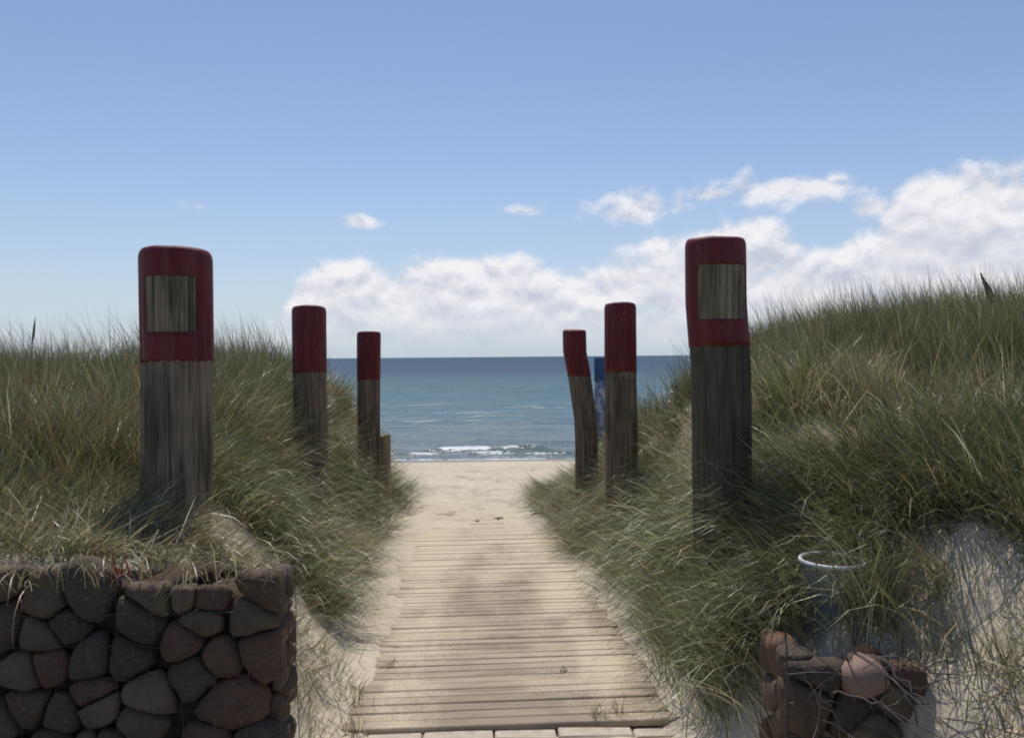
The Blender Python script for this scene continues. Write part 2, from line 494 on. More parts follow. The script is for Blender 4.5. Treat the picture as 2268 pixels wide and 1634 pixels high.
def axis(fine0, fine1, step, far0, far1, grow=1.13):
    a = list(np.arange(fine0, fine1 + 1e-6, step))
    s = step; p = fine1
    while p < far1: s *= grow; p += s; a.append(p)
    s = step; p = fine0; b = []
    while p > far0: s *= grow; p -= s; b.append(p)
    return np.array(b[::-1] + a)
gx = axis(-3.4, 3.4, .035, -260, 260)
gy = np.concatenate([axis(1.6, 12.0, .035, -25, 12.0), axis(12.1, 29, .10, 12.1, 200, 1.2)])
GX, GY = np.meshgrid(gx, gy)
GZ = ground(GX, GY)
nx, ny = len(gx), len(gy)
i, j = np.meshgrid(np.arange(ny - 1), np.arange(nx - 1), indexing='ij')
q = (i * nx + j)
gf = np.stack([q, q + 1, q + nx + 1, q + nx], -1).reshape(-1, 4)
me = np_mesh('ground', np.stack([GX, GY, GZ], -1).reshape(-1, 3), [gf])
wet = sst(GY + fbm(GX * .25, GY * .1, 71, 3) * .8, 25.6, 27.2).ravel()
SL = path_x(GY) - HALF - GX; SR = GX - path_x(GY) - HALF
litter = .28 * sst(GX, 1.2, 1.5) * (1 - sst(GY, 3, 4)).ravel().reshape(GX.shape) * sst(GY, 1.2, 2)
litter = litter.ravel() + (np.maximum(sst(SL, .05, 1.0), sst(SR, .02, .6)) * (1 - sst(GY, 11, 15)) * sst(GY, 2.2, 3.4) * (1 - .75 * sst(GX, 1.2, 1.5) * (1 - sst(GY, 3.3, 4.2)))).ravel()
litter = litter * (1 - .9 * np.clip(1.3 * np.exp(-(((GX - 3.45) / .8) ** 2 + ((GY - 5.8) / .6) ** 2)) + 1.3 * np.exp(-(((GX + 3.55) / .8) ** 2 + ((GY - 5.7) / .8) ** 2)), 0, 1)).ravel()
point_attr(me, 'wet', wet); point_attr(me, 'litter', litter * .9)
tag(link('sand_ground', me, M_SAND), 'pale beach and dune sand sloping down to the water', kind='structure')

ax_, ay_ = np.meshgrid(np.linspace(-6, 6, 13), np.linspace(-24, 2.25, 13))  # dark sheet below the frame, added to weaken bounce light on the gabions
i, j = np.meshgrid(np.arange(12), np.arange(12), indexing='ij'); q = i * 13 + j
tag(link('bounce_cut_sheet', np_mesh('bounce_cut_sheet', np.stack([ax_, ay_, np.full_like(ax_, 2.03)], -1).reshape(-1, 3), [np.stack([q, q + 1, q + 14, q + 13], -1).reshape(-1, 4)]), M_BOUNCE_CUT),
    'unseen dark ground sheet added to cut light bouncing onto the gabions', kind='structure')

# ------------------------------------------------------------------ sea
sy = np.concatenate([np.arange(26.6, 34, .10), np.geomspace(34.1, 160, 190), np.geomspace(163, 60000, 70)])
st = np.linspace(-1, 1, 361); st = np.sign(st) * np.abs(st) ** 1.25
SX = st[None, :] * (16 + (sy[:, None] - 26) * 1.15); SY = np.repeat(sy[:, None], len(st), 1)
near = 1 - sst(SY, 90, 160)
SZ = (.05 * np.sin(SY * 1.15 + .6 * fbm(SX * .15, SY * .15, 81, 2) * 6) + .07 * fbm(SX * .35, SY * .8, 82, 3)) * near * sst(SY, 28, 33)
def ridge(yc, x0, x1, h, wd, seed):
    m = sst(SX, x0 - .6, x0 + .4) * (1 - sst(SX, x1 - .4, x1 + .6))
    yy = SY - yc - .25 * fbm(SX * .5, SX * 0 + seed, seed, 3)
    prof_ = np.exp(-(yy / wd) ** 2)
    brk = .40 + .9 * fbm(SX * .9, SY * 0 + 3.3, seed + 5, 3)
    return m * prof_ * h, np.clip(m * np.exp(-((yy + .10) / (wd * .75)) ** 2) * (brk + .25), 0, 1)
foam = np.zeros_like(SX)
for a in [(30.6, -3.0, -.8, .17, .22, 1), (30.5, -.45, 1.25, .19, .25, 2), (29.7, -3.9, -2.9, .08, .15, 3), (29.7, -1.6, -.2, .09, .15, 4),
          (29.55, .9, 2.2, .10, .2, 5), (31.5, -12, -7, .16, .3, 6), (30.9, 6, 13, .16, .3, 7)]:
    h, f = ridge(*a); SZ += h; foam = np.maximum(foam, f)
shore = 28.0 + .22 * fbm(SX * .28, SX * 0, 91, 3)
foam = np.maximum(foam, np.exp(-((SY - shore) / .30) ** 2) * (.62 + .35 * fbm(SX * 1.2, SY * 0, 93, 2)))
cap = sst(fbm(SX * .9, SY * 1.1, 95, 3), .66, .78) * sst(SY, 45, 60) * (1 - sst(SY, 140, 190)) * .5
SZ = np.where(SY < 28, SZ + .02 * (SY - 28), SZ) + .03
ny, nx = SX.shape
i, j = np.meshgrid(np.arange(ny - 1), np.arange(nx - 1), indexing='ij')
q = i * nx + j
me = np_mesh('sea', np.stack([SX, SY, SZ], -1).reshape(-1, 3), [np.stack([q, q + 1, q + nx + 1, q + nx], -1).reshape(-1, 4)])
point_attr(me, 'foam', foam)
tag(link('sea', me, M_SEA), 'blue green sea with small white breakers at the shore', kind='structure')

# ------------------------------------------------------------------ boardwalk
walk = empty('boardwalk', (path_x(3.6), 3.6, float(path_z(3.6))))
tag(walk, 'sandy timber boardwalk of narrow cross planks leading to the beach', 'boardwalk')
plank_me = []
for k in range(5):
    bm = bmesh.new(); box_bm(bm, (0, 0, 0), (1.5, .0815 + .001 * k, .030), .0045)
    plank_me.append(bm_mesh('plank', bm))
PITCH = .0905
y = 3.515; k = 0
w0 = Vector(walk.location)
while y < 9.45:
    o = link('plank', plank_me[random.randrange(5)], M_PLANK, walk)
    slope = math.atan(.057)
    o.location = Vector((float(path_x(y)) + random.uniform(-.022, .022), y, float(path_z(y)) - .015 + random.uniform(-.0035, .0035))) - w0
    o.rotation_euler = (-slope + random.uniform(-.012, .012), random.uniform(-.004, .004), random.uniform(-.004, .004) + .066)
    o.scale = (random.uniform(.985, 1.02), 1, 1)
    y += PITCH; k += 1
for sx in (-.55, 0, .55):
    bm = bmesh.new(); box_bm(bm, (0, 0, 0), (.07, 5.9, .06), .004)
    o = link('bearer', bm_mesh('bearer', bm), M_PLANK, walk)
    o.location = Vector((float(path_x(6.5)) + sx, 6.5, float(path_z(6.5)) - .0645)) - w0
    o.rotation_euler = (-math.atan(.057), 0, .066)
# pale sill of blocks and a timber in front of the first plank
sill = empty('edging_sill', (0, 3.420, 1.99)); tag(sill, 'row of pale blocks edging the near end of the boardwalk', 'edging')
xs = -.80
for wdt in (.16, .24, .31, .27, .33, .26):
    bm = bmesh.new(); box_bm(bm, (0, 0, 0), (wdt - .008, .088, .08), .008)
    for v in bm.verts: v.co += Vector((random.uniform(-.003, .003), random.uniform(-.003, .003), random.uniform(-.002, .002)))
    link('block', bm_mesh('block', bm), M_BLOCK, sill, (xs + wdt / 2, 0 + random.uniform(-.004, .004), -.045 + random.uniform(-.004, .004)))
    xs += wdt
bm = bmesh.new(); box_bm(bm, (0, 0, 0), (1.75, .13, .09), .008)
o = link('timber_beam', bm_mesh('timber_beam', bm), M_BEAM, None, (.05, 3.300, 1.945))
tag(o, 'warm yellow timber laid across the foot of the boardwalk', 'timber')

# ------------------------------------------------------------------ posts
def post(name, label, x, y, top, r, band, axis_pts, seed, window=None, taper=1.0, lean_y=0., wood=None):
    """axis_pts: (height below top, sideways offset of the axis); window: (sin from, sin to, drop from, drop to)"""
    rs = np.random.default_rng(seed)
    zb = float(ground(np.array([x]), np.array([y]), False)[0])
    L = (EYE + top) - zb + .45
    root = empty(name, (x, y, zb)); tag(root, label, 'post', 'red topped posts along the boardwalk')
    seg = 96
    th = np.linspace(0, 2 * np.pi, seg, endpoint=False)
    drops = list(np.arange(.05, L, .045)) + [band, band + .004]
    if window: drops += [window[2], window[3]]
    drops = np.array(sorted(drops)); drops = drops[np.concatenate([[True], np.diff(drops) > .003])]
    cr = [(rs.uniform(0, 2 * np.pi), rs.uniform(.03, .06), rs.uniform(.005, .013), rs.uniform(0, L * .5), rs.uniform(.4, 1.2), rs.uniform(-.06, .06)) for _ in range(16)]
    def rad(T, D, extra):
        rr = r * np.interp(D, [0, L], [1, taper]) * (1 + .020 * np.cos(2 * T + seed) + .012 * np.cos(3 * T + 2 * seed) + .012 * fbm(np.cos(T) * 1.5 + seed, D * 1.3 + np.sin(T) * 1.5, seed, 3)) + extra
        rr = rr + .0018 * fbm(T * 22 / (2 * np.pi) * 2, D * 1.5, seed + 9, 3)
        for a, wd, dp, d0, dl, sk in cr:
            dd = np.abs((T - a - sk * D + np.pi) % (2 * np.pi) - np.pi)
            rr = rr - dp * np.exp(-(dd / wd) ** 2) * sst(D, d0, d0 + .1) * (1 - sst(D, d0 + dl, d0 + dl + .2))
        return rr
    ax, ao = zip(*axis_pts)
    def shell(dr, extra, cap):
        rows = [(d, 1.0) for d in dr]
        if cap: rows = [(0.0, .0), (.002, .45), (.004, .80), (.010, .915), (.022, .965), (.036, .99)] + rows
        V = []
        for d, f in rows:
            D = np.full(seg, d)
            rr = rad(th, D, extra) * f
            tilt = .012 * math.sin(seed * 2.3)
            zz = (EYE + top + (extra if cap else 0) - zb) - D + (tilt * np.cos(th) * r / .15 * f + .004 * fbm(np.cos(th) * 2 + seed, np.sin(th) * 2, seed, 2)) * np.exp(-d / .1)
            if extra and abs(d - dr[-1]) < 1e-6: zz = zz + .012 * fbm(th * 2.2, th * 0, seed + 40, 3) + .004 * np.cos(th * 17)
            ox = np.interp(d, ax, ao)
            V.append(np.stack([ox + rr * np.sin(th), lean_y * d + -rr * np.cos(th), zz], -1))
        return np.concatenate(V), len(rows), [a for a, _ in rows]
    def quads(nr, keep=None):
        i, j = np.meshgrid(np.arange(nr - 1), np.arange(seg), indexing='ij')
        f = np.stack([(i + 1) * seg + j, (i + 1) * seg + (j + 1) % seg, i * seg + (j + 1) % seg, i * seg + j], -1).reshape(-1, 4)
        return f if keep is None else f[keep(i.ravel(), j.ravel())]
    v, nr, _ = shell(drops, 0, True)
    me_ = np_mesh('shaft', v, [quads(nr)]); me_.materials.append(wood or M_POST)
    if window:
        me_.materials.append(M_PATCH); face = -math.atan2(x, y)
        ii_, jj_ = np.meshgrid(np.arange(nr - 1), np.arange(seg), indexing='ij')
        rws = np.array(_); tm = (th + np.pi / seg + np.pi) % (2 * np.pi) - np.pi
        inw = (rws[ii_] >= window[2] - .02) & (rws[ii_ + 1] <= window[3] + .02) & (tm[jj_] > math.asin(window[0]) + face - .1) & (tm[jj_] < math.asin(window[1]) + face + .1)
        me_.polygons.foreach_set('material_index', inw.ravel().astype(np.int32))
    body = link('shaft', me_, None, root)
    dr = drops[drops <= band + .001]
    v, nr, rows = shell(dr, .004, True)
    rows = np.array(rows)
    if window:
        face = -math.atan2(x, y); a0, a1 = math.asin(window[0]) + face, math.asin(window[1]) + face
        tm = (th + np.pi / seg + np.pi) % (2 * np.pi) - np.pi
        keep = lambda i, j: ~((rows[i] >= window[2] - .001) & (rows[i + 1] <= window[3] + .001) & (tm[j] > a0) & (tm[j] < a1))
    else: keep = None
    o = link('painted_band', np_mesh('painted_band', v, [quads(nr, keep)]), M_RED, root)
    md = o.modifiers.new('thickness', 'SOLIDIFY'); md.thickness = .0035; md.offset = -1
    return root
post('wooden_post', 'thick red topped post with bare wood window behind the left stone gabion', -1.67, 4.0, .545, .166, .555,
     [(0, 0), (.5, 0.002), (1.0, -.004), (1.5, -.03), (2.2, -.05)], 3, (-.85, .58, .147, .415), 1.0)
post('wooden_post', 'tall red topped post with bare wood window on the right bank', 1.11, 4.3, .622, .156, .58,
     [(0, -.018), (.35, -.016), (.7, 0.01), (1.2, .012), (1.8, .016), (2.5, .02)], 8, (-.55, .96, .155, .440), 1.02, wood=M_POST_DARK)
post('wooden_post', 'red topped post, middle of the three posts left of the boardwalk', -1.84, 7.3, .472, .152, .60,
     [(0, 0), (1, .002), (2.4, -.004)], 12, None, 1.02)
post('wooden_post', 'straight red topped post, middle of the three posts right of the boardwalk', 1.0, 7.4, .480, .140, .63,
     [(0, 0), (.7, 0), (1.2, .006), (2.4, .006)], 17, None, 1.10)
post('wooden_post', 'slim red topped post, farthest on the left, beside a short stake', -1.78, 10.0, .328, .142, .60,
     [(0, 0), (.5, -.008), (1.2, -.016), (2.4, -.02)], 23, None, .96)
post('wooden_post', 'crooked red topped post leaning left, farthest on the right', .78, 10.0, .330, .140, .58,
     [(0, -.0), (.28, .004), (.55, .055), (1.1, .130), (1.35, .14), (2.4, .14)], 29, None, 1.0)

# short sawn stake beside the far left post
zb = float(ground(np.array([-1.585]), np.array([9.9]))[0])
st_r = empty('wooden_stake', (-1.575, 9.9, zb)); tag(st_r, 'short pale sawn stake beside the far left post', 'stake')
th = np.linspace(0, 2 * np.pi, 20, endpoint=False)
rows = [(-.35, .066), (0, .066), (.25, .064), (EYE - .95 - zb - .012, .064), (EYE - .95 - zb, .056), (EYE - .95 - zb, .0)]
V = np.concatenate([np.stack([rr * np.cos(th) * (1 + .05 * np.cos(3 * th)), rr * np.sin(th), np.full(20, z) + .012 * np.cos(th) * (rr > 0) * (z > .3)], -1) for z, rr in rows])
i, j = np.meshgrid(np.arange(len(rows) - 1), np.arange(20), indexing='ij')
link('stake', np_mesh('stake', V, [np.stack([i * 20 + j, i * 20 + (j + 1) % 20, (i + 1) * 20 + (j + 1) % 20, (i + 1) * 20 + j], -1).reshape(-1, 4)], False), M_STAKE, st_r)

# blue and white panel behind the right-hand posts
def panel_material():
    n = mat('printed_panel'); co = obj_co(n); x, y, z = n.sep(co)
    a = n.noise(n.scalev(co, (9, 1, 6)), 1, 4, .6); b = n.noise(n.scalev(co, (16, 3, 9)), 1, 3, .6)
    lowc = n.mix(n.smooth(a, .46, .54), (.52, .52, .60), (.13, .20, .42))
    lowc = n.mix(n.smooth(b, .60, .66), lowc, (.06, .03, .09))
    c = n.mix(n.smooth(z + (a - .5) * .2, .22, .30), lowc, (.035, .10, .22))
    n.put(n.p.inputs['Base Color'], c); n.p.inputs['Roughness'].default_value = .45
    return n.mat
zb = float(ground(np.array([1.52]), np.array([12.4]))[0])
pn = empty('beach_notice', (1.52, 12.4, zb)); tag(pn, 'narrow blue and white panel behind the middle right post', 'panel')
bm = bmesh.new(); box_bm(bm, (0, 0, 0), (.50, .03, 1.30), .004)
link('panel', bm_mesh('panel', bm), panel_material(), pn, (0, 0, EYE - .02 - .65 - zb))
for s in (-.2, .2):
    v, f = tube_arrays([(s, .035, -.4), (s, .035, .3), (s, .035, EYE - .1 - zb)], .018, 10)
    link('leg', np_mesh('leg', v, [f]), M_WIRE, pn)

# ------------------------------------------------------------------ gabions
def stone_mesh(seed, sub=2):
    bm = bmesh.new(); bmesh.ops.create_icosphere(bm, subdivisions=sub, radius=1)
    rs = np.random.default_rng(seed)
    P = np.array([v.co for v in bm.verts])
    P = np.sign(P) * np.abs(P) ** rs.uniform(.62, .85)
    for _ in range(6):      # flatten a few facets
        d = rs.normal(size=3); d /= np.linalg.norm(d); k = rs.uniform(.72, .9)
        t = P @ d; P = P - np.clip(t - k, 0, 1)[:, None] * d * .85
    P *= (1 + .05 * fbm(P[:, 0] * 1.7 + seed, P[:, 1] * 1.7 + P[:, 2] * 1.3, seed, 2))[:, None]
    for v, p in zip(bm.verts, P): v.co = p
    return bm_mesh('stone', bm, True)
def fitted(parent, a0, a1, z0, z1, face, sign, horiz, spacing, rs, jit=.36, top_var=0.):
    """a face of closely packed rounded stones, each shaped by its neighbours; horiz 'x' or 'y' is the in-plane axis"""
    na = max(2, int(round((a1 - a0) / spacing))); nz = max(2, int(round((z1 - z0) / (spacing * .80))))
    da, dz = (a1 - a0) / na, (z1 - z0) / nz
    C = []
    for r in range(nz):
        for c in range(na + 1):
            C.append((a0 + (c + (.5 if r % 2 else 0.)) * da + rs.uniform(-jit, jit) * da, z0 + (r + .5) * dz + rs.uniform(-jit, jit) * dz))
    C = np.array(C); C = C[(C[:, 0] > a0 + .02) & (C[:, 0] < a1 - .02)]
    keep = np.ones(len(C), bool)
    for k in range(len(C)):           # drop some so that a few stones grow large
        if rs.random() < .21: keep[k] = False
    C = C[keep]
    nth, nph = 26, 11
    th = np.linspace(0, 2 * np.pi, nth, endpoint=False)
    for k, (ca, cz) in enumerate(C):
        d = C - C[k]; dist = np.hypot(*d.T); m = (dist > 1e-6) & (dist < spacing * 3.2)
        half = dist[m] * .5 - .0025; n_ = d[m] / dist[m][:, None]
        walls = [((-1, 0), ca - a0), ((1, 0), a1 - ca), ((0, -1), cz - z0 + .02), ((0, 1), z1 - cz + top_var * float(fbm(np.array([ca * 4.0]), np.array([1.7]), 611, 2)[0]))]
        n_ = np.concatenate([n_, np.array([w[0] for w in walls], float)]); half = np.concatenate([half, np.array([max(w[1], .015) for w in walls])])
        u = np.stack([np.cos(th), np.sin(th)], -1)
        cosang = np.clip(u @ n_.T, 1e-3, None)
        inv = cosang / half[None]
        p_ = rs.uniform(4.5, 9)
        rr = (inv ** p_).sum(1) ** (-1 / p_)
        rr = np.minimum(rr * rs.uniform(1.0, 1.07), spacing * .98)
        dep = np.clip(rr.mean() * rs.uniform(.5, .85), .03, .10)
        ph = np.linspace(-np.pi / 2, np.pi / 2, nph)
        cp = np.cos(ph) ** .62; sp = np.sign(ph) * np.abs(np.sin(ph)) ** .8
        A = rr[None] * cp[:, None] * np.cos(th)[None]; B = rr[None] * cp[:, None] * np.sin(th)[None]; D = dep * sp[:, None] + 0 * A
        nz_ = 1 + .13 * fbm(A * 16 + k * 3.1, B * 16 + D * 11, 400 + k, 3) + .05 * fbm(A * 45, B * 45 + D * 30, 500 + k, 2)
        A, B, D = A * nz_, B * nz_, D * nz_
        if horiz == 'x': V = np.stack([A, sign * D, B], -1)
        else: V = np.stack([sign * D, A, B], -1)
        i, j = np.meshgrid(np.arange(nph - 1), np.arange(nth), indexing='ij')
        f = np.stack([i * nth + j, i * nth + (j + 1) % nth, (i + 1) * nth + (j + 1) % nth, (i + 1) * nth + j], -1).reshape(-1, 4)
        me = np_mesh('stone', V.reshape(-1, 3), [f]); me.materials.append(M_STONE)
        o = bpy.data.objects.new('stone', me); col.objects.link(o); o.parent = parent
        off = face - sign * (dep + .006 + rs.uniform(0, .014))
        p3 = Vector((ca, off, cz)) if horiz == 'x' else Vector((off, ca, cz))
        o.location = p3 - Vector(parent.location)
STONES = [stone_mesh(s) for s in range(100, 109)]
for m in STONES: m.materials.append(M_STONE)
def place_stone(parent, p, r, rs, me=None, name='stone'):
    o = bpy.data.objects.new(name, me or STONES[rs.integers(len(STONES))]); col.objects.link(o)
    o.parent = parent; o.location = Vector(p) - Vector(parent.location)
    o.scale = (r[0], r[1], r[2]); o.rotation_euler = (rs.uniform(-.2, .2), rs.uniform(-.3, .3), rs.uniform(-.25, .25))
    return o
def pack(x0, x1, z0, z1, r0, r1, rs, tries=9000):
    """dart throwing of ellipses in a rectangle, large ones first"""
    out = []
    for k in range(tries):
        r = r1 + (r0 - r1) * max(0., 1 - k / (tries * .75)) ** 1.0 * rs.uniform(.85, 1)
        asp = rs.uniform(.95, 1.35)
        rx, rz = r * asp, r / asp ** .6
        if x1 - x0 < 2 * rx * .9 or z1 - z0 < 2 * rz * .9: continue
        x = rs.uniform(x0 + rx * .9, x1 - rx * .9); z = rs.uniform(z0 + rz * .8, z1 - rz * .9)
        if all(((x - a) / (rx + c)) ** 2 + ((z - b) / (rz + d)) ** 2 > .80 for a, b, c, d in out): out.append((x, z, rx, rz))
    return out
def wires(specs_y, x0, x1, z0, z1, step, rs, yfix, rad=.0012):
    out = []
    for x in np.arange(x0, x1 + 1e-6, step):
        zz = np.linspace(z0, z1, 9)
        out.append((np.stack([x + .006 * rs.normal(size=9), yfix + .006 * rs.normal(size=9), zz], -1), rad, 5))
    for z in np.arange(z0, z1 + 1e-6, step):
        xx = np.linspace(x0, x1, 16)
        out.append((np.stack([xx, yfix + .006 * rs.normal(size=16), z + .006 * rs.normal(size=16)], -1), rad, 5))
    return out
# left gabion: a full basket of rounded field stones
rs = np.random.default_rng(5)
GL = dict(x0=-2.35, x1=-.81, y0=2.74, y1=3.04, z0=1.96, z1=EYE - .745)
gab = empty('stone_gabion', (-1.5, 2.95, GL['z0'])); tag(gab, 'wire gabion full of dark rounded stones at the lower left', 'gabion')
fitted(gab, GL['x0'], GL['x1'], GL['z0'], GL['z1'], GL['y0'], -1, 'x', .136, rs, .48, .10)
fitted(gab, GL['y0'] + .10, GL['y1'], GL['z0'], GL['z1'] - .02, GL['x1'], 1, 'y', .125, rs)
for x, yv, rx, ry in pack(GL['x0'], GL['x1'] - .02, GL['y0'] + .06, GL['y1'], .10, .035, rs, 4000):
    d = min(rx, ry) * .7
    place_stone(gab, (x, yv, GL['z1'] - d - .035 + .02 * math.sin(x * 9)), (rx * 1.05, ry * 1.05, d), rs)
bm = bmesh.new(); box_bm(bm, (-1.60, 2.93, (GL['z0'] + GL['z1']) / 2 - .05), (1.42, .18, GL['z1'] - GL['z0'] - .16))
core = bm_mesh('earth_fill', bm)
core.transform(Matrix.Translation(-Vector(gab.location)))
link('earth_fill', core, M_SOIL, gab)
ws = wires(None, GL['x0'], GL['x1'], GL['z0'], GL['z1'] - .005, .11, rs, GL['y0'] - .006)
for z in np.arange(GL['z0'], GL['z1'], .11):
    yy = np.linspace(GL['y0'], GL['y1'], 6); ws.append((np.stack([GL['x1'] + .004 + .004 * rs.normal(size=6), yy, np.full(6, z)], -1), .0016, 5))
for yv in np.arange(GL['y0'], GL['y1'], .11):
    zz = np.linspace(GL['z0'], GL['z1'], 6); ws.append((np.stack([GL['x1'] + .004 + .004 * rs.normal(size=6), np.full(6, yv), zz], -1), .0018, 5))
for x in np.arange(GL['x0'], GL['x1'], .11):
    yy = np.linspace(GL['y0'], GL['y1'], 6); ws.append((np.stack([np.full(6, x), yy, GL['z1'] + .006 + .006 * rs.normal(size=6)], -1), .0016, 5))
me = tubes_mesh('wire_basket', ws); me.transform(Matrix.Translation(-Vector(gab.location)))
link('wire_basket', me, M_WIRE, gab)['kind'] = 'stuff'

# right gabion: torn basket, half buried, stones slumped
rs = np.random.default_rng(15)
gr_ = empty('broken_gabion', (1.2, 2.85, 1.96)); tag(gr_, 'torn half buried gabion with a pink stone at the lower right', 'gabion')
fitted(gr_, .925, 1.42, 1.94, EYE - 1.03, 2.70, -1, 'x', .15, rs, .40, .10)
PINK = STONES[2].copy(); PINK.materials.clear(); PINK.materials.append(M_PINK)
o = place_stone(gr_, (1.19, 2.735, EYE - 1.10), (.078, .07, .070), rs, PINK); o['label'] = 'pink granite stone'
for p, r in [((1.27, 2.86, EYE - 1.09), (.06, .05, .045)), 
             ((1.36, 2.80, EYE - 1.15), (.06, .06, .04))]:
    place_stone(gr_, p, r, rs)
fitted(gr_, 2.76, 3.06, 1.94, EYE - 1.04, .922, -1, 'y', .15, rs)
ws = []
for z in np.arange(1.98, EYE - 1.05, .11):
    x = np.linspace(.915, 1.5, 9); ws.append((np.stack([x, 2.69 + .01 * rs.normal(size=9), z + .014 * rs.normal(size=9)], -1), .0024, 5))
for x in np.arange(.915, 1.5, .11):
    z = np.linspace(1.96, EYE - 1.0 + rs.uniform(-.12, .05), 9); ws.append((np.stack([x + .012 * rs.normal(size=9), 2.69 - .02 * np.linspace(0, 1, 9) ** 3 + .008 * rs.normal(size=9), z], -1), .0024, 5))
zz = np.linspace(1.96, EYE - .93, 12); ws.append((np.stack([.912 + .004 * rs.normal(size=12), np.full(12, 2.685), zz], -1), .0032, 6))
for k in range(9):     # torn loose wires springing out
    p = np.array([rs.uniform(.92, 1.5), 2.68, EYE - rs.uniform(.98, 1.3)]); pts_ = [p.copy()]
    d = np.array([rs.uniform(-.2, 1.0), rs.uniform(-.5, .1), rs.uniform(-.7, .8)]); d /= np.linalg.norm(d)
    for s in range(9):
        d = d + rs.normal(size=3) * .22; d /= np.linalg.norm(d); p = p + d * rs.uniform(.02, .05); pts_.append(p.copy())
    ws.append((np.array(pts_), .0017, 5))
me = tubes_mesh('wire_basket', ws); me.transform(Matrix.Translation(-Vector(gr_.location)))
link('wire_basket', me, M_WIRE, gr_)['kind'] = 'stuff'

# tangle of dead twigs lying over the torn gabion
tw = empty('dead_branch', (1.35, 2.55, 2.35)); tag(tw, 'tangle of dead grey twigs over the torn gabion', 'branch')
def G1(x, y): return float(ground(np.array([x]), np.array([y]))[0])
for (x0, y0, z0), (x1, y1, z1), r in [((.93, 2.66, EYE - .95), (1.62, 2.35, EYE - 1.36), .0048), ((1.12, 2.62, EYE - .98), (1.50, 2.30, EYE - 1.22), .0055),
        ((1.05, 2.64, EYE - 1.12), (1.26, 2.48, EYE - 1.20), .005), ((1.48, 2.5, EYE - 1.13), (1.27, 2.34, EYE - 1.28), .006), ((1.0, 2.62, EYE - 1.2), (1.35, 2.42, EYE - 1.33), .004),
        ((1.33, 2.45, EYE - 1.12), (1.80, 2.35, EYE - 1.24), .0042), ((.95, 2.64, EYE - 1.05), (1.08, 2.55, EYE - 1.3), .004), ((1.2, 2.6, EYE - 1.0), (1.33, 2.46, EYE - 1.18), .006),
        ((1.4, 2.42, EYE - 1.2), (1.36, 2.32, EYE - 1.33), .005), ((1.5, 2.36, EYE - 1.2), (1.72, 2.25, EYE - 1.30), .004)]:
    t = np.linspace(0, 1, 10)
    p = np.outer(1 - t, (x0, y0, z0)) + np.outer(t, (x1, y1, z1)) + rs.normal(size=(10, 3)) * .008 + np.array([0, 0, 1]) * (np.sin(t * np.pi) * rs.uniform(-.04, .05))[:, None]
    r *= .62
    specs = [(p, r, 6, np.linspace(1, .45, 10))]
    for b in range(2):
        q0 = p[rs.integers(2, 9)]; d = rs.normal(size=3); d[1] = -abs(d[1]) * .5; d /= np.linalg.norm(d)
        specs.append((q0 + np.outer(np.linspace(0, rs.uniform(.04, .12), 5), d) + rs.normal(size=(5, 3)) * .004, r * .5, 5, np.linspace(1, .4, 5)))
    me = tubes_mesh('twig', specs); me.transform(Matrix.Translation(-Vector(tw.location)))
    link('twig', me, M_TWIG, tw)
# plastic tube standing in the grass on the right
zb = G1(1.275, 3.2)
tb = empty('plastic_tube', (1.275, 3.2, zb)); tag(tb, 'cloudy plastic tube with a white rim standing in the grass', 'tube')
th = np.linspace(0, 2 * np.pi, 40, endpoint=False)
top = EYE - .825 - zb
rows = [(-.15, .116), (top, .119), (top, .1165), (-.15, .1135)]
V = np.concatenate([np.stack([r * np.cos(th), r * np.sin(th), np.full(40, z)], -1) for z, r in rows])
i, j = np.meshgrid(np.arange(3), np.arange(40), indexing='ij')
link('wall', np_mesh('wall', V, [np.stack([i * 40 + j, i * 40 + (j + 1) % 40, (i + 1) * 40 + (j + 1) % 40, (i + 1) * 40 + j], -1).reshape(-1, 4)]), M_TUBE, tb)
bm = bmesh.new()
ph = np.linspace(0, 2 * np.pi, 10, endpoint=False)
V = (np.stack([(.122 + .0075 * np.cos(ph)[None]) * np.cos(th)[:, None], (.122 + .0075 * np.cos(ph)[None]) * np.sin(th)[:, None], top + .0075 * np.sin(ph)[None] + 0 * th[:, None]], -1)).reshape(-1, 3)
i, j = np.meshgrid(np.arange(40), np.arange(10), indexing='ij')
link('rim', np_mesh('rim', V, [np.stack([i * 10 + j, ((i + 1) % 40) * 10 + j, ((i + 1) % 40) * 10 + (j + 1) % 10, i * 10 + (j + 1) % 10], -1).reshape(-1, 4)]), M_RIM, tb)
bm.free()

